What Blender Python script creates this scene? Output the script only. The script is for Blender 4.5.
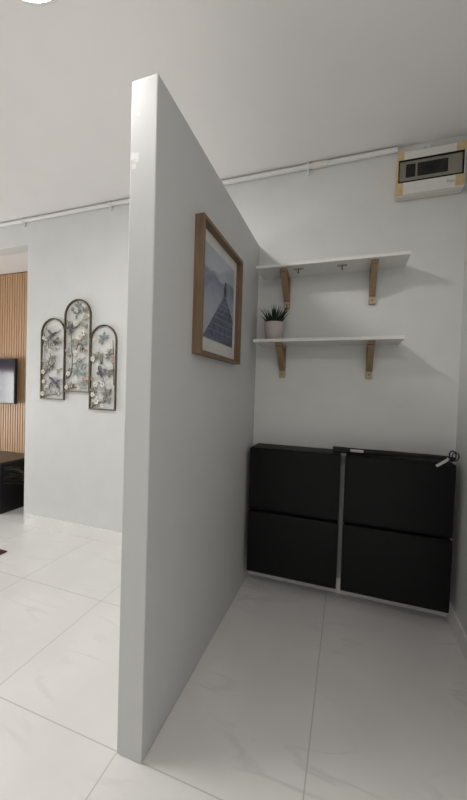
import bpy, bmesh, math, random
from mathutils import Vector, Matrix

for o in list(bpy.data.objects):
    bpy.data.objects.remove(o)
SC = bpy.context.scene
COL = SC.collection

# ------------------------------------------------------------------ camera
def make_camera():
    yaw, pitch, roll = (math.radians(a) for a in (19.1193, -1.3680, 1.7683))
    fwd = Vector((-math.sin(yaw)*math.cos(pitch), math.cos(yaw)*math.cos(pitch), math.sin(pitch)))
    right = Vector((math.cos(yaw), math.sin(yaw), 0))
    up = right.cross(fwd)
    r2 = right*math.cos(roll) + up*math.sin(roll)
    u2 = -right*math.sin(roll) + up*math.cos(roll)
    cam = bpy.data.cameras.new('camera')
    cam.sensor_fit = 'HORIZONTAL'
    cam.sensor_width = 36.0
    cam.lens = 330.843/467.0*36.0
    cam.clip_start = 0.02
    o = bpy.data.objects.new('camera', cam)
    COL.objects.link(o)
    m = Matrix((r2, u2, -fwd)).transposed().to_4x4()
    m.translation = Vector((0.5998, -2.1673, 1.2378))
    o.matrix_world = m
    SC.camera = o
make_camera()

# ------------------------------------------------------------------ light and exposure
world = bpy.data.worlds.new('world')
SC.world = world
world.use_nodes = True
bg = world.node_tree.nodes['Background']
bg.inputs['Color'].default_value = (0.80, 0.88, 1.0, 1)
bg.inputs['Strength'].default_value = 1.0

def area_light(name, loc, rot, sx, sy, power, color):
    l = bpy.data.lights.new(name, 'AREA')
    l.shape = 'RECTANGLE'; l.size = sx; l.size_y = sy
    l.energy = power; l.color = color
    o = bpy.data.objects.new(name, l); COL.objects.link(o)
    o.location = loc; o.rotation_euler = rot
    return o
# daylight entering by the living-room window in the far left wall
area_light('window_daylight', (-4.68, -1.25, .95), (0, math.radians(-90), 0), 1.0, 1.6, 64, (1.0, 0.99, 0.97))
LAMP_MAIN = 82.0        # emission of the round ceiling light by the partition
LAMP_FILL = 40.0       # and of the unseen fill lamp added behind the camera
LAMP_COLOR = (1.0, 0.975, 0.94)

vs = SC.view_settings
vs.view_transform = 'Standard'
vs.look = 'None'
vs.exposure = 0.12
vs.gamma = 1.0
vs.use_curve_mapping = False

# ------------------------------------------------------------------ materials
def new_mat(name):
    m = bpy.data.materials.new(name); m.use_nodes = True
    nt = m.node_tree
    return m, nt, nt.nodes, nt.links, nt.nodes['Principled BSDF']

def plain(name, col, rough=0.5, metal=0.0, var=0.06, scale=30.0, bump=0.0, spec=0.5):
    """principled material with a little procedural colour variation"""
    m, nt, N, L, P = new_mat(name)
    tc = N.new('ShaderNodeTexCoord'); no = N.new('ShaderNodeTexNoise')
    no.inputs['Scale'].default_value = scale; no.inputs['Detail'].default_value = 4
    L.new(tc.outputs['Object'], no.inputs['Vector'])
    cr = N.new('ShaderNodeValToRGB')
    a = [max(0, c*(1-var)) for c in col]; b = [min(1, c*(1+var)) for c in col]
    cr.color_ramp.elements[0].position = .3; cr.color_ramp.elements[1].position = .7
    cr.color_ramp.elements[0].color = (*a, 1); cr.color_ramp.elements[1].color = (*b, 1)
    L.new(no.outputs['Fac'], cr.inputs['Fac']); L.new(cr.outputs['Color'], P.inputs['Base Color'])
    P.inputs['Roughness'].default_value = rough; P.inputs['Metallic'].default_value = metal
    P.inputs['Specular IOR Level'].default_value = spec
    if bump:
        bp = N.new('ShaderNodeBump'); bp.inputs['Strength'].default_value = bump
        bp.inputs['Distance'].default_value = .002
        L.new(no.outputs['Fac'], bp.inputs['Height']); L.new(bp.outputs['Normal'], P.inputs['Normal'])
    return m

def wood(name, c1, c2, axis='Z', rough=.5, scale=14):
    m, nt, N, L, P = new_mat(name)
    tc = N.new('ShaderNodeTexCoord'); mp = N.new('ShaderNodeMapping')
    s = [scale*6]*3; s['XYZ'.index(axis)] = scale*.5
    mp.inputs['Scale'].default_value = s
    no = N.new('ShaderNodeTexNoise'); no.inputs['Scale'].default_value = 1.0
    no.inputs['Detail'].default_value = 5; no.inputs['Distortion'].default_value = .6
    L.new(tc.outputs['Object'], mp.inputs['Vector']); L.new(mp.outputs['Vector'], no.inputs['Vector'])
    cr = N.new('ShaderNodeValToRGB')
    cr.color_ramp.elements[0].position = .3; cr.color_ramp.elements[1].position = .72
    cr.color_ramp.elements[0].color = (*c1, 1); cr.color_ramp.elements[1].color = (*c2, 1)
    L.new(no.outputs['Fac'], cr.inputs['Fac']); L.new(cr.outputs['Color'], P.inputs['Base Color'])
    P.inputs['Roughness'].default_value = rough
    return m

def math_node(N, L, op, a, b=None, c=None):
    n = N.new('ShaderNodeMath'); n.operation = op
    for i, v in enumerate((a, b, c)):
        if v is None: continue
        if isinstance(v, (int, float)): n.inputs[i].default_value = v
        else: L.new(v, n.inputs[i])
    return n.outputs[0]

def marble(name, joints=True, lift=0.0):
    m, nt, N, L, P = new_mat(name)
    tc = N.new('ShaderNodeTexCoord')
    mp = N.new('ShaderNodeMapping'); mp.inputs['Rotation'].default_value = (0, 0, math.radians(-28))
    mp.inputs['Scale'].default_value = (.55, 2.2, 1.0)
    L.new(tc.outputs['Object'], mp.inputs['Vector'])
    n1 = N.new('ShaderNodeTexNoise'); n1.inputs['Scale'].default_value = 1.5
    n1.inputs['Detail'].default_value = 5; n1.inputs['Distortion'].default_value = 1.1
    L.new(mp.outputs['Vector'], n1.inputs['Vector'])
    d = math_node(N, L, 'ABSOLUTE', math_node(N, L, 'SUBTRACT', n1.outputs['Fac'], .5))
    vein = N.new('ShaderNodeMapRange'); vein.inputs['From Min'].default_value = 0
    vein.inputs['From Max'].default_value = .028
    vein.inputs['To Min'].default_value = 1; vein.inputs['To Max'].default_value = 0
    L.new(d, vein.inputs['Value'])
    n2 = N.new('ShaderNodeTexNoise'); n2.inputs['Scale'].default_value = 2.3; n2.inputs['Detail'].default_value = 3
    L.new(tc.outputs['Object'], n2.inputs['Vector'])
    br = N.new('ShaderNodeMapRange'); br.inputs['From Min'].default_value = .45; br.inputs['From Max'].default_value = .68
    L.new(n2.outputs['Fac'], br.inputs['Value'])
    vf = math_node(N, L, 'MULTIPLY', math_node(N, L, 'MULTIPLY', vein.outputs[0], br.outputs[0]), .30)
    cloud = N.new('ShaderNodeValToRGB')
    cloud.color_ramp.elements[0].position = .3; cloud.color_ramp.elements[1].position = .7
    cloud.color_ramp.elements[0].color = (.75+lift, .73+lift, .715+lift, 1); cloud.color_ramp.elements[1].color = (.84+lift, .82+lift, .805+lift, 1)
    L.new(n2.outputs['Fac'], cloud.inputs['Fac'])
    mx = N.new('ShaderNodeMix'); mx.data_type = 'RGBA'
    L.new(vf, mx.inputs[0]); L.new(cloud.outputs['Color'], mx.inputs[6]); mx.inputs[7].default_value = (.42, .41, .40, 1)
    out = mx.outputs[2]
    if joints:
        sx = N.new('ShaderNodeSeparateXYZ'); L.new(tc.outputs['Object'], sx.inputs[0])
        def line(coord, off, pitch, w):
            f = math_node(N, L, 'WRAP', math_node(N, L, 'SUBTRACT', coord, off), pitch/2, -pitch/2)
            return math_node(N, L, 'LESS_THAN', math_node(N, L, 'ABSOLUTE', f), w)
        jx = math_node(N, L, 'MULTIPLY', line(sx.outputs['X'], -.10, .615, .0022), math_node(N, L, 'LESS_THAN', sx.outputs['X'], 1.0))
        jy = line(sx.outputs['Y'], -1.246, 1.26, .0022)
        jy2 = math_node(N, L, 'MULTIPLY', line(sx.outputs['Y'], -.616, 1.26, .0022),
                        math_node(N, L, 'LESS_THAN', sx.outputs['X'], -.1))
        j = math_node(N, L, 'MAXIMUM', jx, math_node(N, L, 'MAXIMUM', jy, jy2))
        m2 = N.new('ShaderNodeMix'); m2.data_type = 'RGBA'
        L.new(math_node(N, L, 'MULTIPLY', j, .75), m2.inputs[0]); L.new(out, m2.inputs[6])
        m2.inputs[7].default_value = (.50, .48, .455, 1)
        out = m2.outputs[2]
    L.new(out, P.inputs['Base Color'])
    P.inputs['Roughness'].default_value = .30
    P.inputs['Specular IOR Level'].default_value = .4
    return m

def emit(name, col, s):
    m, nt, N, L, P = new_mat(name)
    e = N.new('ShaderNodeEmission'); e.inputs['Color'].default_value = (*col, 1); e.inputs['Strength'].default_value = s
    L.new(e.outputs[0], N['Material Output'].inputs['Surface'])
    return m

def glass(name, tint=(1, 1, 1), refl=.07, rough=.02):
    m, nt, N, L, P = new_mat(name)
    t = N.new('ShaderNodeBsdfTransparent'); t.inputs[0].default_value = (*tint, 1)
    g = N.new('ShaderNodeBsdfGlossy'); g.inputs['Roughness'].default_value = rough
    x = N.new('ShaderNodeMixShader'); x.inputs[0].default_value = refl
    L.new(t.outputs[0], x.inputs[1]); L.new(g.outputs[0], x.inputs[2])
    L.new(x.outputs[0], N['Material Output'].inputs['Surface'])
    return m

M = {}
M['wall'] = plain('wall_paint', (.73, .735, .72), .55, var=.02, scale=6, spec=.35)
M['ceiling'] = plain('ceiling_paint', (.88, .85, .84), .8, var=.015, scale=3, spec=.2)
M['marble'] = marble('marble_tile')
M['skirt'] = marble('marble_skirting', False, .07)
M['slat'] = wood('slat_wood', (.50, .30, .165), (.62, .40, .235), 'Z', .5, 5)
M['groove'] = plain('slat_groove', (.10, .055, .03), .7)
M['oak'] = wood('bracket_oak', (.25, .165, .092), (.36, .25, .145), 'Z', .5)
M['oak_end'] = plain('bracket_end_grain', (.50, .39, .25), .6)
M['frame_wood'] = wood('frame_wood', (.15, .092, .052), (.24, .155, .088), 'Z', .5)
M['shelf_white'] = plain('shelf_laminate', (.78, .78, .75), .4, var=.02)
M['black_plastic'] = plain('black_plastic', (.007, .007, .0076), .5, var=.15, scale=60, bump=.1, spec=.2)
M['black_fabric'] = plain('black_fabric', (.012, .012, .013), .8, var=.3, scale=120, bump=.3)
M['white_plastic'] = plain('white_plastic', (.78, .76, .72), .4, var=.02)
M['conduit'] = plain('conduit_plastic', (.80, .80, .79), .4, var=.02)
M['tape'] = plain('masking_tape', (.66, .50, .26), .75, var=.1, scale=40)
M['grey_plastic'] = plain('grey_plastic', (.36, .345, .31), .5)
M['dark_plastic'] = plain('dark_plastic', (.008, .008, .009), .5, spec=.2)
M['mark_grey'] = plain('mark_grey', (.35, .34, .33), .5)
M['steel'] = plain('steel', (.45, .44, .42), .35, 1.0)
M['hook_plate'] = plain('hook_plate', (.36, .33, .29), .35)
M['screw'] = plain('screw_metal', (.10, .09, .08), .4, .9)
M['pot_pink'] = plain('pot_ceramic', (.54, .465, .455), .5, var=.03)
M['soil'] = plain('soil', (.03, .02, .015), .95, var=.4, scale=120)
M['succulent'] = plain('succulent_leaf', (.012, .026, .014), .5, var=.4, scale=60)
M['plant'] = plain('plant_leaf', (.018, .03, .018), .45, var=.4, scale=25)
M['mat'] = plain('mat_board', (.74, .735, .69), .8, var=.01)
M['bronze'] = plain('aged_bronze', (.13, .105, .065), .42, .6, var=.35, scale=40)
M['leaf_metal'] = plain('leaf_patina', (.26, .25, .215), .5, .4, var=.4, scale=50)
M['leaf_teal'] = plain('leaf_teal_patina', (.27, .31, .30), .5, .3, var=.3, scale=50)
M['petal_white'] = plain('petal_cream', (.76, .73, .64), .5, .1, var=.12, scale=50)
M['petal_pink'] = plain('petal_blush', (.44, .34, .27), .5, .2, var=.25, scale=50)
M['petal_gold'] = plain('petal_gold', (.42, .37, .27), .4, .4, var=.2, scale=50)
M['bird'] = plain('bird_enamel', (.13, .125, .13), .45, .3, var=.4, scale=60)
M['lamp'] = emit('lamp_diffuser', LAMP_COLOR, LAMP_MAIN)
M['lamp_fill'] = emit('lamp_diffuser_fill', LAMP_COLOR, LAMP_FILL)
M['tv_screen'] = plain('tv_screen', (.035, .028, .042), .13, spec=.35)
M['tv_case'] = plain('tv_case', (.010, .010, .011), .35)
M['console_top'] = wood('console_top', (.030, .018, .012), (.055, .033, .022), 'X', .35)
M['console_body'] = plain('console_body', (.010, .010, .012), .4, var=.2)
M['rug'] = plain('rug_pile', (.060, .010, .012), .95, var=.3, scale=90, bump=.5)
M['glass'] = glass('picture_glass', (1, 1, 1), .05)
M['smoked'] = glass('smoked_cover', (.95, .94, .92), .02, .1)
M['window_glass'] = glass('window_glass', (.97, .98, .98), .05)
M['label_white'] = plain('label_white', (.62, .62, .60), .6)
M['window_frame'] = plain('window_frame', (.75, .75, .74), .4)
M['pier'] = plain('pier_print', (.085, .098, .165), .7, var=.55, scale=35)
M['plank_ink'] = plain('plank_print', (.24, .26, .34), .7)
M['figure_ink'] = plain('figure_print', (.035, .035, .045), .7)

def print_mat():
    m, nt, N, L, P = new_mat('sea_print')
    tc = N.new('ShaderNodeTexCoord'); sx = N.new('ShaderNodeSeparateXYZ')
    L.new(tc.outputs['Object'], sx.inputs[0])
    no = N.new('ShaderNodeTexNoise'); no.inputs['Scale'].default_value = 9; no.inputs['Detail'].default_value = 6
    mp = N.new('ShaderNodeMapping'); mp.inputs['Scale'].default_value = (1, 1, 2.5)
    L.new(tc.outputs['Object'], mp.inputs['Vector']); L.new(mp.outputs['Vector'], no.inputs['Vector'])
    v = math_node(N, L, 'ADD', math_node(N, L, 'DIVIDE', math_node(N, L, 'SUBTRACT', sx.outputs['Z'], .08), .42),
                  math_node(N, L, 'MULTIPLY', math_node(N, L, 'SUBTRACT', no.outputs['Fac'], .5), .45))
    cr = N.new('ShaderNodeValToRGB'); e = cr.color_ramp.elements
    e[0].position = 0; e[0].color = (.40, .42, .50, 1)
    e[1].position = 1; e[1].color = (.42, .46, .53, 1)
    for p, c in ((.30, (.42, .44, .51, 1)), (.52, (.31, .35, .44, 1)), (.68, (.20, .24, .33, 1)), (.74, (.48, .51, .56, 1))):
        x = e.new(p); x.color = c
    L.new(v, cr.inputs['Fac']); L.new(cr.outputs['Color'], P.inputs['Base Color'])
    P.inputs['Roughness'].default_value = .7
    return m
M['print'] = print_mat()

def partition_mat():
    """grey wall paint; the free end has a few white plaster chips near its top edge"""
    m, nt, N, L, P = new_mat('partition_paint')
    tc = N.new('ShaderNodeTexCoord'); sx = N.new('ShaderNodeSeparateXYZ'); L.new(tc.outputs['Object'], sx.inputs[0])
    no = N.new('ShaderNodeTexNoise'); no.inputs['Scale'].default_value = 20; no.inputs['Detail'].default_value = 4
    L.new(tc.outputs['Object'], no.inputs['Vector'])
    chips = math_node(N, L, 'GREATER_THAN', no.outputs['Fac'], .56)
    top = math_node(N, L, 'GREATER_THAN', sx.outputs['Z'], 1.95)
    left = math_node(N, L, 'LESS_THAN', sx.outputs['X'], -.066)
    end = math_node(N, L, 'LESS_THAN', sx.outputs['Y'], -1.240)
    f = math_node(N, L, 'MULTIPLY', math_node(N, L, 'MULTIPLY', chips, top), math_node(N, L, 'MULTIPLY', left, end))
    n2 = N.new('ShaderNodeTexNoise'); n2.inputs['Scale'].default_value = 6
    L.new(tc.outputs['Object'], n2.inputs['Vector'])
    cr = N.new('ShaderNodeValToRGB')
    cr.color_ramp.elements[0].color = (.615, .62, .615, 1); cr.color_ramp.elements[1].color = (.64, .645, .64, 1)
    L.new(n2.outputs['Fac'], cr.inputs['Fac'])
    mx = N.new('ShaderNodeMix'); mx.data_type = 'RGBA'
    L.new(f, mx.inputs[0]); L.new(cr.outputs['Color'], mx.inputs[6]); mx.inputs[7].default_value = (.80, .80, .78, 1)
    L.new(mx.outputs[2], P.inputs['Base Color'])
    bp = N.new('ShaderNodeBump'); bp.inputs['Strength'].default_value = .15; bp.inputs['Distance'].default_value = .003
    L.new(n2.outputs['Fac'], bp.inputs['Height']); L.new(bp.outputs['Normal'], P.inputs['Normal'])
    P.inputs['Roughness'].default_value = .5; P.inputs['Specular IOR Level'].default_value = .35
    return m
M['partition'] = partition_mat()

# ------------------------------------------------------------------ mesh helpers
def box(bm, lo, hi, bev=0.0, seg=2):
    r = bmesh.ops.create_cube(bm, size=1.0)
    vs_ = r['verts']
    for v in vs_:
        v.co = Vector([(lo[i]+hi[i])/2 + v.co[i]*(hi[i]-lo[i]) for i in range(3)])
    if bev:
        es = {e for v in vs_ for e in v.link_edges}
        bmesh.ops.bevel(bm, geom=list(es), offset=bev, segments=seg, affect='EDGES', profile=.5)

def prism(bm, pts, vec, bev=0.0):
    """closed polygon (3D points) extruded along vec"""
    a = [bm.verts.new(p) for p in pts]
    f = bm.faces.new(a)
    r = bmesh.ops.extrude_face_region(bm, geom=[f])
    nv = [g for g in r['geom'] if isinstance(g, bmesh.types.BMVert)]
    bmesh.ops.translate(bm, verts=nv, vec=Vector(vec))
    allv = a+nv
    es = {e for v in allv for e in v.link_edges}
    fs = {q for v in allv for q in v.link_faces}
    bmesh.ops.recalc_face_normals(bm, faces=list(fs))
    if bev:
        bmesh.ops.bevel(bm, geom=list(es), offset=bev, segments=2, affect='EDGES', profile=.5)

def tube(bm, pts, rad, seg=10, caps=True):
    """round tube along a path; rad may be a list"""
    pts = [Vector(p) for p in pts]
    n = len(pts)
    rads = rad if isinstance(rad, (list, tuple)) else [rad]*n
    ref = None; rings = []
    for i, p in enumerate(pts):
        t = (pts[min(i+1, n-1)] - pts[max(i-1, 0)]).normalized()
        if ref is None:
            ref = t.orthogonal().normalized()
        ref = (ref - t*ref.dot(t)).normalized()
        b = t.cross(ref)
        rings.append([bm.verts.new(p + (ref*math.cos(2*math.pi*k/seg) + b*math.sin(2*math.pi*k/seg))*rads[i]) for k in range(seg)])
    for i in range(n-1):
        for k in range(seg):
            bm.faces.new((rings[i][k], rings[i][(k+1) % seg], rings[i+1][(k+1) % seg], rings[i+1][k]))
    if caps:
        bm.faces.new(rings[0][::-1]); bm.faces.new(rings[-1])

def bar(bm, pts, wx, wy, nrm=Vector((0, 1, 0)), closed=False):
    """rectangular section swept along a path lying in the plane with normal nrm"""
    pts = [Vector(p) for p in pts]; n = len(pts); rings = []
    for i, p in enumerate(pts):
        if closed:
            t1 = (p-pts[i-1]).normalized(); t2 = (pts[(i+1) % n]-p).normalized()
        else:
            t1 = (p-pts[max(i-1, 0)]) if i else pts[1]-p
            t2 = (pts[i+1]-p) if i < n-1 else t1
            t1 = t1.normalized(); t2 = t2.normalized()
        t = (t1+t2).normalized(); s = t.cross(nrm).normalized()
        k = 1/max(.4, t.dot(t1))
        rings.append([bm.verts.new(p + s*a*wx*k/2 + nrm*b*wy/2) for a, b in ((1, 1), (-1, 1), (-1, -1), (1, -1))])
    m = n if closed else n-1
    fs = []
    for i in range(m):
        for k in range(4):
            fs.append(bm.faces.new((rings[i][k], rings[i][(k+1) % 4], rings[(i+1) % n][(k+1) % 4], rings[(i+1) % n][k])))
    if not closed:
        fs += [bm.faces.new(rings[0][::-1]), bm.faces.new(rings[-1])]
    bmesh.ops.recalc_face_normals(bm, faces=fs)

def lathe(bm, prof, c, seg=32):
    """profile of (radius, z) revolved about a vertical axis at c; ends on the axis are closed"""
    rings = []
    for r, z in prof:
        if r < 1e-6:
            rings.append([bm.verts.new((c[0], c[1], c[2]+z))])
        else:
            rings.append([bm.verts.new((c[0]+r*math.cos(2*math.pi*k/seg), c[1]+r*math.sin(2*math.pi*k/seg), c[2]+z)) for k in range(seg)])
    fs = []
    for a, b in zip(rings, rings[1:]):
        for k in range(seg):
            q = [a[k % len(a)], a[(k+1) % len(a)], b[(k+1) % len(b)], b[k % len(b)]]
            u = []
            for v in q:
                if v not in u: u.append(v)
            if len(u) > 2: fs.append(bm.faces.new(u))
    bmesh.ops.recalc_face_normals(bm, faces=fs)

def ellipsoid(bm, c, rx, ry, rz, rot=None, seg=10, rings=6):
    r = bmesh.ops.create_uvsphere(bm, u_segments=seg, v_segments=rings, radius=1.0)
    for v in r['verts']:
        p = Vector((v.co.x*rx, v.co.y*ry, v.co.z*rz))
        if rot is not None: p = rot @ p
        v.co = p + Vector(c)

def petal(bm, base, tip, width, lift=.004, th=.0012, n=6):
    """pointed leaf with a folded midrib and real thickness; base and tip are 3D points"""
    base = Vector(base); tip = Vector(tip)
    ax = tip-base; side = ax.cross(Vector((0, 1, 0))).normalized(); out = Vector((0, -1, 0))
    top, bot = [], []
    for i in range(n+1):
        t = i/n
        w = width*.5*math.sin(math.pi*min(1, t*.94+.03))**.8
        c = base+ax*t+out*lift*math.sin(math.pi*t)
        row = [c-side*w+out*lift*.5, c, c+side*w+out*lift*.5]
        top.append([bm.verts.new(p+out*th) for p in row]); bot.append([bm.verts.new(p) for p in row])
    fs = []
    for i in range(n):
        for k in range(2):
            fs.append(bm.faces.new((top[i][k], top[i][k+1], top[i+1][k+1], top[i+1][k])))
            fs.append(bm.faces.new((bot[i][k+1], bot[i][k], bot[i+1][k], bot[i+1][k+1])))
        fs.append(bm.faces.new((top[i][0], top[i+1][0], bot[i+1][0], bot[i][0])))
        fs.append(bm.faces.new((top[i+1][2], top[i][2], bot[i][2], bot[i+1][2])))
    for i in (0, n):
        for k in range(2):
            fs.append(bm.faces.new((top[i][k], top[i][k+1], bot[i][k+1], bot[i][k])))
    bmesh.ops.recalc_face_normals(bm, faces=fs)

def obj(name, bm, mat, parent=None, smooth=False, label=None):
    """one mesh object; vertices are given in the frame of its thing"""
    me = bpy.data.meshes.new(name)
    for f in bm.faces: f.smooth = smooth
    bm.to_mesh(me); bm.free()
    mats = mat if isinstance(mat, list) else [mat]
    for m in mats: me.materials.append(M[m])
    o = bpy.data.objects.new(name, me); COL.objects.link(o)
    if parent: o.parent = parent
    if smooth:
        try: me.set_sharp_from_angle(angle=math.radians(40))
        except Exception: pass
    if label: o['label'] = label
    return o

def thing(name, label, cat, loc, group=None, rz=0.0):
    o = bpy.data.objects.new(name, None); COL.objects.link(o)
    o.empty_display_size = .05
    o.location = loc; o.rotation_euler = (0, 0, rz)
    o['label'] = label; o['category'] = cat
    if group: o['group'] = group
    return o

def struct(name, bm, mat, parent=None):
    o = obj(name, bm, mat, parent)
    if parent is None: o['kind'] = 'structure'
    return o

def dup(root, loc, label, group=None):
    r = root.copy(); COL.objects.link(r); r.location = loc; r['label'] = label
    if group: r['group'] = group
    for ch in list(root.children):
        c = ch.copy(); COL.objects.link(c); c.parent = r
        for g in list(ch.children):
            d = g.copy(); COL.objects.link(d); d.parent = c
    return r

NB = bmesh.new
HC = 2.70          # ceiling height
XR = 1.182         # right wall
XJ = -2.106        # left end of the back wall
HH = 2.472         # underside of the header over the niche
YN = 0.50          # back of the niche
XL = -4.6          # left wall of the room
YF = -4.0          # wall behind the camera

# ------------------------------------------------------------------ structure
b = NB(); box(b, (XL-.1, YF-.1, -.10), (XR+.1, YN+.1, 0)); struct('floor', b, 'marble')
b = NB(); box(b, (XL-.1, YF-.1, HC), (XR+.1, .12, HC+.1)); struct('ceiling', b, 'ceiling')
b = NB(); box(b, (XL-.1, .12, HH), (XJ+.12, YN+.1, HH+.1)); struct('ceiling_niche', b, 'ceiling')
b = NB()
prism(b, [(XR+.1, 0, 0), (XR+.1, 0, HC), (XL-.1, 0, HC), (XL-.1, 0, HH), (XJ, 0, HH), (XJ, 0, 0)], (0, .12, 0), .003)
struct('wall_back', b, 'wall')
b = NB(); box(b, (XR, YF-.1, 0), (XR+.1, 0, HC)); struct('wall_right', b, 'wall')
LY0, LY1, LZ0, LZ1 = -2.10, -.40, .40, 1.50
b = NB()
box(b, (XL-.1, LY1, 0), (XL, YN+.1, HC)); box(b, (XL-.1, YF-.1, 0), (XL, LY0, HC))
box(b, (XL-.1, LY0, 0), (XL, LY1, LZ0)); box(b, (XL-.1, LY0, LZ1), (XL, LY1, HC))
struct('wall_left', b, 'wall')
b = NB()
for lo, hi in (((LY0, LZ0), (LY1, LZ0+.05)), ((LY0, LZ1-.05), (LY1, LZ1)), ((LY0, LZ0+.05), (LY0+.05, LZ1-.05)), ((LY1-.05, LZ0+.05), (LY1, LZ1-.05)),
               ((-1.70, LZ0+.05), (-1.65, LZ1-.05)), ((-1.275, LZ0+.05), (-1.225, LZ1-.05)), ((-.85, LZ0+.05), (-.80, LZ1-.05))):
    box(b, (XL-.06, lo[0], lo[1]), (XL-.02, hi[0], hi[1]), .004)
w = struct('window_1', b, 'window_frame')
for q0, q1 in ((LY0+.05, -1.70), (-1.65, -1.275), (-1.225, -.85), (-.80, LY1-.05)):
    b = NB(); box(b, (XL-.042, q0, LZ0+.05), (XL-.037, q1, LZ1-.05)); obj('pane', b, 'window_glass', w)
b = NB(); box(b, (XJ, .12, 0), (XJ+.12, YN+.1, HH)); struct('wall_niche', b, 'wall')
b = NB(); box(b, (XL, YF-.1, 0), (XR, YF, HC)); struct('wall_front', b, 'wall')
# slatted wall at the back of the niche: backing board and ribs in one surface
b = NB(); box(b, (XL, YN-.006, 0), (XJ, YN+.1, HH)); wl = struct('wall_living', b, 'groove')
b = NB(); x = XL+.004
while x < XJ-.03:
    box(b, (x, YN-.022, .0), (x+.026, YN-.006, HH-.014), .002, 1); x += .0365
obj('wood_slats', b, 'slat', wl)

# skirting
b = NB(); box(b, (-2.075, -.012, 0), (-.0995, 0, .10), .0015); struct('baseboard_left', b, 'skirt')
b = NB(); box(b, (0.0, -.012, 0), (XR, 0, .10), .0015); struct('baseboard_back', b, 'skirt')
b = NB(); box(b, (XR-.012, -4.0, 0), (XR, -.012, .10), .0015); struct('baseboard_right', b, 'skirt')

# partition: stops below the ceiling, free end towards the camera
b = NB()
prism(b, [(0, -1.252, 0), (0, -1.252, 2.232), (0, 0, 2.222), (0, 0, 0)], (-.099, 0, 0), .004)
struct('wall_partition', b, 'partition')

# ------------------------------------------------------------------ ceiling lights
def ceiling_light(loc, label, mat='lamp'):
    t = thing('ceiling_light', label, 'lamp', loc, 'round ceiling lights')
    b = NB(); lathe(b, [(0, 0), (.165, 0), (.165, -.035), (.150, -.038), (.150, -.030), (0, -.030)], (0, 0, 0), 48)
    obj('lamp_base', b, 'white_plastic', t, True)
    b = NB(); lathe(b, [(0, -.0305), (.149, -.0305), (.149, -.036), (.12, -.043), (.06, -.046), (0, -.047)], (0, 0, 0), 48)
    obj('diffuser', b, mat, t, True)
    return t
ceiling_light((-.497, -1.368, HC), 'bright round flush ceiling light above the free end of the grey partition')
ceiling_light((.55, -2.75, HC), 'added round fill light on the ceiling behind the camera, out of view', 'lamp_fill')  # out of view, added to brighten the area right of the partition

# ------------------------------------------------------------------ conduit along the top of the back wall
t = thing('conduit_pipe', 'thin white round conduit running along the top of the wall to the fuse box', 'pipe', (-1.0, 0, HC-.022))
b = NB(); tube(b, [(-3.55, -.016, 0), (-1.0, -.016, 0), (0.2, -.016, 0), (1.818, -.016, 0)], .0150, 14); obj('pipe', b, 'conduit', t, True)
b = NB(); tube(b, [(1.33, -.016, 0), (1.333, -.016, 0), (1.427, -.016, 0), (1.43, -.016, 0)], [.013, .0185, .0185, .013], 14)
obj('coupling', b, 'white_plastic', t, True)
for cx in (-1.14, -.22, 1.305, -2.1):
    b = NB()
    box(b, (cx-.008, -.033, -.0165), (cx+.008, 0, .0165), .003)
    box(b, (cx-.008, -.012, -.045), (cx+.008, 0, -.015), .002)
    obj('pipe_clip', b, 'conduit', t)

# ------------------------------------------------------------------ fuse box
t = thing('fuse_box', 'white fuse box with yellowed tape on its corners, high on the back wall', 'fuse box', (.983, 0, 2.383))
t.scale = (1, .66, 1)
X0, X1, Z1 = -.168, .168, .247
b = NB(); box(b, (X0, -.078, 0), (X1, 0, Z1), .006); obj('enclosure', b, 'white_plastic', t)
b = NB()
w0, w1, v0, v1 = -.161, .160, .073, .198
box(b, (X0+.002, -.092, .004), (X1-.002, -.0775, v0), .003)
box(b, (X0+.002, -.092, v1), (X1-.002, -.0775, Z1-.003), .003)
box(b, (X0+.002, -.092, v0), (w0, -.0775, v1)); box(b, (w1, -.092, v0), (X1-.002, -.0775, v1))
obj('front_cover', b, 'white_plastic', t)
b = NB(); bar(b, [(w0+.003, -.088, v0+.003), (w1-.003, -.088, v0+.003), (w1-.003, -.088, v1-.003), (w0+.003, -.088, v1-.003)], .006, .012, Vector((0, 1, 0)), True)
door = obj('window_door', b, 'dark_plastic', t)
b = NB(); box(b, (w0+.006, -.090, v0+.006), (w1-.006, -.0885, v1-.006)); obj('door_pane', b, 'smoked', door)
b = NB(); box(b, (w0+.006, -.080, v0+.006), (w1-.006, -.0778, v1-.006)); obj('breaker_panel', b, 'grey_plastic', t)
b = NB(); box(b, (-.122, -.087, .102), (-.074, -.080, .174), .002); obj('breaker', b, 'dark_plastic', t)
for k in range(4):
    xx = -.064+k*.0375
    b = NB(); box(b, (xx, -.086, .102), (xx+.037, -.080, .174), .001); box(b, (xx+.012, -.0882, .122), (xx+.025, -.086, .144), .001)
    obj('breaker', b, 'dark_plastic', t)
e = .0006
def tape(lo, hi):
    b = NB(); box(b, lo, hi); obj('tape_strip', b, 'tape', t, label='yellowed tape')
tape((X0-e, -.0928, .199), (X0+.034, -.0919, Z1-.002)); tape((X0-e, -.0928, .004), (X0+.034, -.0919, .072))
tape((X1-.046, -.0928, .199), (X1+e, -.0919, Z1-.002)); tape((X1-.046, -.0928, .012), (X1+e, -.0919, .072))
tape((X0-.0007, -.0925, .006), (X0+.006, -.020, Z1-.006))
b = NB()
for k, (dx, hgt) in enumerate(((0, .016), (.010, .010), (.019, .012), (.029, .008))):
    prism(b, [(.082+dx, -.0918, .036), (.087+dx, -.0918, .036), (.091+dx, -.0918, .036+hgt), (.086+dx, -.0918, .036+hgt)], (0, -.0008, 0))
obj('maker_mark', b, 'mark_grey', t)
b = NB(); tube(b, [(-.01, -.03, Z1-.004), (-.01, -.03, Z1+.035)], .016, 14); obj('conduit_entry', b, 'conduit', t, True)

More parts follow.
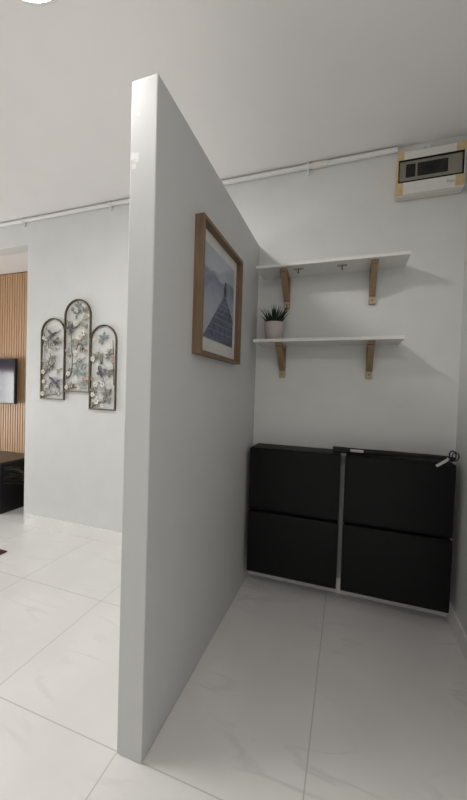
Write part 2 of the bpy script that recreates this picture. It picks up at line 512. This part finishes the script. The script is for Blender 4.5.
# ------------------------------------------------------------------ wall shelves
def wall_shelf(name_label, x0, x1, ztop, brx, hooks=()):
    cx = (x0+x1)/2; th = .018; zb = -th
    t = thing('wall_shelf', name_label, 'shelf', (cx, 0, ztop), 'white wall shelves on wooden brackets')
    b = NB(); box(b, (x0-cx, -.20, -th), (x1-cx, 0, 0), .0012, 1); obj('shelf_board', b, 'shelf_white', t)
    for bx in brx:
        u = bx-cx; hw = .0185
        b = NB(); box(b, (u-hw, -.016, zb-.205), (u+hw, 0, zb), .002); br = obj('bracket', b, 'oak', t)
        b = NB(); box(b, (u-hw, -.172, zb-.018), (u+hw, -.016, zb), .002); obj('bracket_arm', b, 'oak', br)
        # diagonal brace, gently bowed
        pts_o, pts_i = [], []
        for k in range(9):
            s = k/8
            y = -.016-(1-s)*0-.140*s; z = zb-.150+.132*s
            bow = .012*math.sin(math.pi*s)
            pts_o.append((u-hw*.92, y-.014-bow*.3, z-.008+bow*.2)); pts_i.append((u-hw*.92, y+.004 if k else -.016, z+.014))
        b = NB(); prism(b, pts_o+pts_i[::-1], (hw*1.84, 0, 0), .0015); obj('bracket_brace', b, 'oak', br)
        b = NB(); box(b, (u-hw*.98, -.0185, zb-.204), (u+hw*.98, -.0155, zb-.163), .001); obj('bracket_foot', b, 'oak_end', br, label='pale foot of the bracket')
        b = NB(); tube(b, [(u, -.0185, zb-.184), (u, -.0210, zb-.184)], .0048, 12); obj('screw', b, 'screw', br)
        b = NB(); tube(b, [(u, -.162, zb-.018), (u, -.162, zb-.0205)], .0045, 12); obj('screw', b, 'screw', br)
    for hx, hy in hooks:
        u = hx-cx
        b = NB(); box(b, (u-.028, hy-.012, zb-.003), (u+.028, hy+.012, zb), .001); hp = obj('hook_plate', b, 'hook_plate', t)
        b = NB(); tube(b, [(u, hy, zb-.003), (u, hy, zb-.022), (u, hy-.004, zb-.028), (u, hy-.011, zb-.029), (u, hy-.014, zb-.022)], .0034, 8)
        obj('hook', b, 'screw', hp, True)
    return t
wall_shelf('upper white wall shelf on two wooden brackets, hooks underneath, nothing on top', .036, .884, 2.014, (.20, .712), ((.286, -.135), (.538, -.130)))
wall_shelf('lower white wall shelf on two wooden brackets, carrying a small potted succulent', .032, .872, 1.567, (.185, .712))

# ------------------------------------------------------------------ potted succulent on the lower shelf
random.seed(4)
t = thing('potted_succulent', 'small dark spiky succulent in a pale pink pot on the lower shelf', 'plant', (.137, -.095, 1.567))
b = NB(); lathe(b, [(0, 0), (.047, 0), (.050, .004), (.0655, .112), (.066, .116), (.0605, .116), (.058, .098), (0, .098)], (0, 0, 0), 40)
obj('pot', b, 'pot_pink', t, True)
b = NB(); lathe(b, [(0, .0985), (.0575, .0985), (.055, .104), (0, .107)], (0, 0, 0), 24); obj('soil', b, 'soil', t)
b = NB()
def spike(bm, base, d, ln, w, curl):
    pts, rr = [], []
    for k in range(6):
        s = k/5
        p = Vector(base)+Vector((d[0], d[1], 0))*(ln*(.35*s+curl*s*s)) + Vector((0, 0, ln*s*(1-.25*curl*s)))
        pts.append(p); rr.append(w*(1-.92*s**1.4))
    tube(bm, pts, rr, 6)
for i in range(46):
    a = random.uniform(0, 2*math.pi); r = .052*math.sqrt(random.random())
    k = r/.052
    spike(b, (r*math.cos(a), r*math.sin(a), .100), (math.cos(a)*k, math.sin(a)*k), random.uniform(.095, .135)*(1.1-.30*k), .0070, random.uniform(.15, .60))
obj('leaves', b, 'succulent', t, True)

# ------------------------------------------------------------------ four black shoe cabinets, two stacks of two
def shoe_cabinet(label, x0, x1, z0, z1):
    cx = (x0+x1)/2; w = (x1-x0)/2; h = z1-z0
    t = thing('shoe_cabinet', label, 'cabinet', (cx, 0, z0), 'black shoe cabinets under the shelves')
    b = NB()
    prism(b, [(-w+.004, 0, .0), (-w+.004, -.150, .0), (-w+.004, -.158, h), (-w+.004, 0, h)], (2*w-.008, 0, 0), .006)
    obj('cabinet_body', b, 'black_plastic', t)
    b = NB()
    prism(b, [(-w, -.1505, .004), (-w, -.168, .004), (-w, -.1735, .03), (-w, -.181, h-.022), (-w, -.176, h-.004), (-w, -.1585, h-.004)], (2*w, 0, 0), .005)
    fl = obj('flap_door', b, 'black_plastic', t, True)
    b = NB()
    prism(b, [(-w+.012, -.160, h-.005), (-w+.012, -.183, h-.012), (-w+.012, -.183, h-.002), (-w+.012, -.160, h+.001)], (2*w-.024, 0, 0), .002)
    obj('handle_lip', b, 'black_plastic', fl, True)
    return t
shoe_cabinet('lower of the two black shoe cabinets stacked against the grey partition', .030, .572, .104, .500)
shoe_cabinet('upper black shoe cabinet next to the grey partition, top left of the four', .030, .572, .502, .900)
shoe_cabinet('lower of the two black shoe cabinets stacked by the right wall', .596, 1.141, .104, .500)
shoe_cabinet('upper black shoe cabinet by the right wall with a folded umbrella on it', .596, 1.141, .502, .900)

# ------------------------------------------------------------------ folded umbrella on the cabinets
t = thing('folded_umbrella', 'slim black folded umbrella lying across the top of the right shoe cabinet', 'umbrella', (.86, -.13, .9015))
b = NB()
n = 22; secs = []
for i in range(n+1):
    s = i/n; x = -.335+.60*s
    r = .020-.006*s; secs.append((x, r))
seg = 20
rings = []
for x, r in secs:
    rr = []
    for k in range(seg):
        a = 2*math.pi*k/seg
        q = r*(1+.16*math.sin(5*a+x*9))
        rr.append(b.verts.new((x, q*1.25*math.cos(a), .0175+max(-.0172, q*.85*math.sin(a)))))
    rings.append(rr)
for i in range(n):
    for k in range(seg):
        b.faces.new((rings[i][k], rings[i][(k+1) % seg], rings[i+1][(k+1) % seg], rings[i+1][k]))
b.faces.new(rings[0][::-1]); b.faces.new(rings[-1])
obj('canopy', b, 'black_fabric', t, True)
b = NB(); tube(b, [(.262, 0, .0155), (.268, 0, .0155), (.280, 0, .0155), (.286, 0, .0155)], [.008, .0125, .0125, .009], 14); obj('handle', b, 'black_plastic', t, True)
b = NB(); box(b, (-.238, -.0262, .014), (-.168, -.0225, .029), .001); obj('label_tag', b, 'label_white', t, label='white label')
b = NB()
loop = []
for k in range(13):
    a = -math.pi*.5+2*math.pi*k/12
    loop.append((.270+.015*math.cos(a), -.016-.004*math.sin(a*2), .034+.028*math.sin(a)))
tube(b, loop, .0036, 8)
tube(b, [(p[0]+.011, p[1]-.010, p[2]*.8+.006) for p in loop], .0030, 8); obj('wrist_loop', b, 'black_fabric', t, True)
b = NB()
bar(b, [(.250, -.026, .022), (.240, -.040, .016), (.222, -.0545, .007), (.205, -.0562, -.006), (.188, -.0562, -.018)], .013, .0015, Vector((.1, -1, .2)).normalized())
obj('closing_strap', b, 'label_white', t, label='white closing strap')

# ------------------------------------------------------------------ framed picture on the partition
t = thing('picture_frame', 'brown wooden framed picture of a figure on a blue pier, on the partition', 'picture', (0, -.698, 1.388))
D = .040; Y0, Y1, H = -.270, .238, .552; fw = .016
b = NB()
bar(b, [(D/2, Y0+fw/2, fw/2), (D/2, Y1-fw/2, fw/2), (D/2, Y1-fw/2, H-fw/2), (D/2, Y0+fw/2, H-fw/2)], fw, D, Vector((1, 0, 0)), True)
obj('frame', b, 'frame_wood', t)
b = NB(); box(b, (.001, Y0+fw, fw), (.008, Y1-fw, H-fw)); mt = obj('mat_board', b, 'mat', t)
py0, py1, pz0, pz1 = -.198, .186, .080, .486
b = NB(); box(b, (.0081, py0, pz0), (.0092, py1, pz1)); pr = obj('sea_print', b, 'print', t)
b = NB(); prism(b, [(.0093, py0+.008, pz0+.004), (.0093, py1-.004, pz0+.004), (.0093, py1-.004, .215), (.0093, .070, .318), (.0093, .050, .318)], (.0006, 0, 0))
obj('pier', b, 'pier', pr)
b = NB()
for k in range(9):      # plank lines across the pier
    s = (k/9)**1.5; z = .31-.22*s
    yl = .052-(.052-(py0+.02))*((.318-z)/.234); yr = min(py1-.006, .068+.11*((.318-z)/.10))
    prism(b, [(.0099, yl, z), (.0099, yr, z+.006), (.0099, yr, z+.0085), (.0099, yl, z+.0022)], (.0004, 0, 0))
obj('pier_planks', b, 'plank_ink', pr)
b = NB()
prism(b, [(.0099, .046, .316), (.0099, .074, .316), (.0099, .078, .345), (.0099, .072, .362), (.0099, .048, .362), (.0099, .042, .345)], (.0005, 0, 0))
ellipsoid(b, (.0101, .060, .374), .0004, .013, .012)
obj('printed_figure', b, 'figure_ink', pr)
b = NB(); box(b, (.0245, Y0+fw, fw), (.0262, Y1-fw, H-fw)); obj('glass_pane', b, 'glass', t)

# ------------------------------------------------------------------ three arched metal wall panels
def flower_bm(b, a, z, r, petals=5, y=-.016, ph=0.0):
    for k in range(petals):
        an = ph+2*math.pi*k/petals
        petal(b, (a+.12*r*math.cos(an), y, z+.12*r*math.sin(an)), (a+r*math.cos(an), y-.004, z+r*math.sin(an)), r*.8, .004)

def panel(label, cx, zb, w, h, stems, flowers, leaves, birds, butterflies):
    t = thing('wall_panel', label, 'wall art', (cx, 0, zb), 'arched metal wall panels')
    R_ = w/2-.0045; zs = h-.0045-R_
    path = [(-R_, -.012, .0045), (R_, -.012, .0045), (R_, -.012, zs)]
    path += [(R_*math.cos(math.pi*k/20), -.012, zs+R_*math.sin(math.pi*k/20)) for k in range(1, 20)]
    path += [(-R_, -.012, zs)]
    b = NB(); bar(b, path, .0085, .016, Vector((0, 1, 0)), True); obj('arched_frame', b, 'bronze', t)
    def P(a, q, y=-.014): return (a*w, y, q*h)
    for s in stems:
        pts = [Vector(P(*p)) for p in s]
        sm = []
        for i in range(len(pts)-1):          # smooth path through the points
            p0, p1, p2, p3 = pts[max(i-1, 0)], pts[i], pts[i+1], pts[min(i+2, len(pts)-1)]
            for k in range(5):
                u = k/5
                sm.append(.5*((2*p1)+(p2-p0)*u+(2*p0-5*p1+4*p2-p3)*u*u+(3*p1-p0-3*p2+p3)*u**3))
        sm.append(pts[-1])
        b = NB(); tube(b, sm, [.0042-.0022*i/len(sm) for i in range(len(sm))], 6); obj('stem', b, 'bronze', t, True)
    for i, (a, q, r, mat) in enumerate(flowers):
        c = P(a, q)
        b = NB(); flower_bm(b, c[0], c[2], r*.88, 5, -.016, i*.7); f = obj('blossom', b, mat, t)
        b = NB(); ellipsoid(b, (c[0], -.020, c[2]), r*.2, .004, r*.2); obj('blossom_centre', b, 'petal_gold' if mat != 'petal_gold' else 'bronze', f, True)
    for (a, q, ln, mat, angs) in leaves:
        c = P(a, q); b = NB()
        for an in angs:
            an = math.radians(an)
            petal(b, (c[0], -.012, c[2]), (c[0]+ln*math.cos(an), -.016, c[2]+ln*math.sin(an)), ln*.42, .003)
        obj('leaf_sprig', b, mat, t)
    rnd = random.Random(int(h*1e4))
    for k in range(13):
        c = P(rnd.uniform(-.38, .38), rnd.uniform(.04, .86)); ln = rnd.uniform(.022, .036); a0 = rnd.uniform(0, 360)
        b = NB()
        for dn in (0, 55, -60)[:2+k % 2]:
            an = math.radians(a0+dn)
            petal(b, (c[0], -.011, c[2]), (c[0]+ln*math.cos(an), -.014, c[2]+ln*math.sin(an)), ln*.38, .002)
        an = math.radians(a0+180)
        tube(b, [(c[0], -.0115, c[2]), (c[0]+ln*1.3*math.cos(an), -.0115, c[2]+ln*1.3*math.sin(an))], .0013, 6)
        obj('leaf_sprig', b, ('bronze', 'petal_white', 'leaf_metal', 'petal_gold')[k % 4], t)
    for (a, q, s, deg) in birds:
        c = P(a, q); R0 = Matrix.Rotation(-math.radians(deg), 3, 'Y'); o = Vector((c[0], -.018, c[2]))
        b = NB()
        tube(b, [o+R0 @ Vector(p)*s for p in ((-1.0, 0, 0), (-.55, 0, .0), (-.1, 0, .02), (.3, 0, .05), (.48, 0, .09), (.62, 0, .12), (.74, 0, .13), (1.1, 0, .12))],
             [s*k for k in (.06, .10, .19, .18, .11, .13, .05, .01)], 10)
        bd = obj('bird', b, 'bird', t, True)
        b = NB()
        petal(b, o+R0 @ Vector((.15, -.05, .08))*s, o+R0 @ Vector((-.35, -.1, .95))*s, s*.42, .004)
        obj('wing', b, 'bird', bd)
        b = NB()
        petal(b, o+R0 @ Vector((.15, -.05, -.02))*s, o+R0 @ Vector((-.55, -.1, -.70))*s, s*.36, .004)
        obj('wing', b, 'bird', bd)
    for (a, q, s, mat, deg) in butterflies:
        c = P(a, q); b = NB()
        for an, k in ((45, 1), (135, 1), (-40, .75), (220, .75)):
            an = math.radians(an+deg)
            petal(b, (c[0], -.016, c[2]), (c[0]+s*k*math.cos(an), -.026, c[2]+s*k*math.sin(an)), s*.72*k, .004)
        f = obj('butterfly', b, mat, t)
        b = NB(); an = math.radians(90+deg)
        tube(b, [(c[0]-s*.5*math.cos(an), -.02, c[2]-s*.5*math.sin(an)), (c[0]+s*.55*math.cos(an), -.02, c[2]+s*.55*math.sin(an))], .003, 8)
        obj('butterfly_body', b, 'bird', f, True)

W_, T_, G_, P_, LM = 'petal_white', 'leaf_teal', 'petal_gold', 'petal_pink', 'leaf_metal'
panel('left arched bronze wall panel with a diving grey bird near its bottom', -1.782, 1.127, .264, .690,
      [[(-.40, .02), (-.42, .20), (-.36, .36), (-.20, .42), (-.10, .55), (-.22, .62)], [(-.30, .88), (-.12, .83), (.02, .81), (.18, .82), (.32, .85)],
       [(-.38, .30), (-.20, .36), (.10, .46), (.05, .52)], [(-.42, .03), (.0, .06), (.30, .05)], [(-.42, .68), (-.36, .78), (-.40, .84)]],
      [(-.36, .34, .026, W_), (-.34, .22, .022, W_), (-.38, .07, .026, W_), (-.14, .40, .026, LM), (-.36, .76, .020, W_), (-.08, .60, .022, W_),
       (.28, .34, .022, G_), (.02, .52, .020, LM), (.34, .70, .018, G_), (-.2, .16, .02, W_), (-.36, .48, .022, P_)],
      [(-.2, .60, .045, LM, (20, 70, 150)), (.0, .50, .045, LM, (30, 160, 260)), (-.22, .41, .05, LM, (80, 200, 320)), (.22, .06, .05, LM, (60, 110, 20)),
       (-.1, .05, .045, LM, (50, 120)), (-.38, .66, .045, T_, (10, 60)), (.30, .36, .035, LM, (30, 170)), (-.36, .14, .045, LM, (20, 80, 320)), (.1, .60, .03, T_, (40, 130))],
      [(.10, .22, .085, 135), (-.02, .79, .060, 20)], [(.20, .70, .045, 'bird', 20)])
panel('tall middle arched bronze wall panel with a branching stem to its top', -1.521, 1.197, .272, .763,
      [[(-.40, .14), (-.22, .20), (-.18, .36), (-.22, .50), (-.24, .64), (-.22, .70)], [(-.22, .68), (-.36, .72), (-.40, .78)], [(-.20, .68), (.05, .72), (.24, .80), (.30, .84)],
       [(-.18, .40), (-.04, .46), (.10, .54), (.32, .60)], [(-.16, .30), (.10, .33), (.34, .38)], [(-.40, .16), (-.30, .24), (-.12, .26)], [(0, .84), (.05, .90), (-.1, .93)], [(-.42, .03), (0, .05), (.42, .04)]],
      [(.10, .60, .036, W_), (.34, .60, .030, P_), (-.04, .42, .030, W_), (-.30, .74, .026, LM), (-.05, .74, .030, W_), (-.20, .66, .024, 'bird'),
       (-.20, .07, .030, P_), (.32, .14, .030, P_), (.10, .88, .022, LM), (-.16, .89, .022, LM), (-.30, .20, .026, W_), (.36, .44, .024, P_), (-.36, .05, .024, W_), (.12, .05, .022, W_)],
      [(-.08, .50, .060, LM, (40, 100, 160)), (.20, .51, .060, LM, (20, 140, 250)), (.08, .24, .075, T_, (60, 110, 200, 270, 330)), (.02, .93, .040, LM, (20, 90, 160)),
       (-.02, .84, .045, LM, (30, 150, 260)), (.28, .86, .045, LM, (60, 120, 10)), (-.32, .42, .050, LM, (80, 140)), (-.20, .05, .050, LM, (40, 90, 140)),
       (.34, .08, .05, LM, (60, 110, 150)), (.02, .35, .045, LM, (10, 300)), (.36, .68, .04, LM, (80, 130)), (-.34, .62, .04, T_, (70, 110)), (.24, .28, .04, T_, (30, 340))],
      [(-.22, .69, .050, 70)], [(.22, .63, .045, 'petal_white', 10)])
panel('right arched bronze wall panel, hung lowest, with a brown butterfly at its middle', -1.258, 1.062, .258, .680,
      [[(.42, .30), (.40, .50), (.38, .68), (.36, .82)], [(.38, .66), (.20, .64), (.10, .60)], [(-.40, .66), (-.22, .63), (-.05, .58)], [(-.42, .12), (-.26, .24), (-.20, .32), (.0, .30)],
       [(-.40, .02), (-.16, .08), (.20, .12), (.26, .24)], [(-.05, .86), (.14, .84)]],
      [(-.36, .60, .028, W_), (.16, .68, .022, W_), (.30, .74, .022, W_), (.22, .62, .022, LM), (-.24, .30, .030, W_), (.02, .30, .028, W_), (-.20, .10, .032, W_), (-.34, .18, .026, W_),
       (.30, .44, .024, LM), (.02, .05, .024, W_), (.24, .22, .026, LM), (-.36, .36, .022, P_), (.40, .62, .02, P_), (-.06, .60, .024, LM)],
      [(.02, .84, .055, T_, (20, 80, 150, 250)), (-.16, .62, .055, LM, (150, 200, 330, 30)), (.20, .18, .065, LM, (50, 110, 160, 230, 300)), (-.32, .25, .05, LM, (100, 200, 320)),
       (.24, .66, .04, T_, (60, 120, 200)), (.30, .44, .035, LM, (40, 150, 270)), (-.26, .06, .05, LM, (100, 160, 20)), (.30, .08, .05, LM, (80, 130)), (.38, .54, .04, P_, (80, 110))],
      [], [(-.02, .44, .060, 'bird', -25)])

# ------------------------------------------------------------------ niche: television, console, plant
t = thing('television', 'black flat television mounted on the wooden slat wall', 'television', (-3.185, YN-.022, 1.04))
b = NB(); box(b, (-.43, -.085, 0), (.43, -.050, .485), .006); obj('casing', b, 'tv_case', t)
b = NB(); box(b, (-.42, -.0862, .012), (.42, -.0845, .475)); obj('screen', b, 'tv_screen', t)
b = NB(); box(b, (-.16, -.050, .12), (.16, -.0, .36), .004); obj('wall_mount', b, 'tv_case', t)

t = thing('tv_console', 'low black console with a dark brown top under the television', 'cabinet', (-3.2, .265, 0))
b = NB(); box(b, (-.70, -.195, 0), (.70, .205, .478), .004); obj('console_body', b, 'console_body', t)
b = NB(); box(b, (-.72, -.215, .478), (.72, .209, .502), .003); obj('console_top', b, 'console_top', t)
for x0 in (-.68, -.215, .25):
    b = NB(); box(b, (x0, -.211, .03), (x0+.43, -.195, .46), .003); d = obj('console_door', b, 'console_body', t)
    b = NB(); tube(b, [(x0+.19, -.222, .42), (x0+.24, -.222, .42)], .005, 8); obj('door_handle', b, 'steel', d)

random.seed(9)
t = thing('potted_plant', 'dark long-leaved plant beside the console, half hidden behind the wall end', 'plant', (-2.20, .19, 0))
b = NB(); lathe(b, [(0, 0), (.06, 0), (.066, .01), (.082, .20), (.085, .22), (.076, .22), (.074, .19), (0, .19)], (0, 0, 0), 32); obj('pot', b, 'tv_case', t, True)
b = NB(); lathe(b, [(0, .191), (.074, .191), (.06, .198), (0, .20)], (0, 0, 0), 24); obj('soil', b, 'soil', t)
b = NB()
for i in range(34):
    a = math.pi + random.uniform(-1.5, 1.7); ln = random.uniform(.26, .42)
    d = Vector((math.cos(a), math.sin(a), 0)); rise = random.uniform(.20, .52)
    sd = Vector((-d.y, d.x, 0)); rows = []
    for k in range(9):
        s = k/8
        reach = min(.5*ln*s+.35*ln*s*s, .25)
        p = Vector((0, 0, .19))+d*reach*(1.0 if d.x < -.3 else .24)+Vector((0, 0, rise*1.5*s-rise*.9*s*s))
        wd = .009*math.sin(math.pi*min(1, s*.9+.1))+.0008
        rows.append([b.verts.new(p-sd*wd+Vector((0, 0, .002))), b.verts.new(p), b.verts.new(p+sd*wd+Vector((0, 0, .002))), b.verts.new(p-Vector((0, 0, .002)))])
    for r0, r1 in zip(rows, rows[1:]):
        for q in ((0, 1), (1, 2), (2, 3), (3, 0)):
            b.faces.new((r0[q[0]], r0[q[1]], r1[q[1]], r1[q[0]]))
obj('leaves', b, 'plant', t, True)

# ------------------------------------------------------------------ rug
b = NB(); box(b, (-.85, -.75, 0), (.85, .75, .008), .003)
r = obj('rug', b, 'rug'); r.location = (-2.60, -1.16, 0)
r['label'] = 'dark red rug on the marble floor, its corner at the left edge'; r['category'] = 'rug'
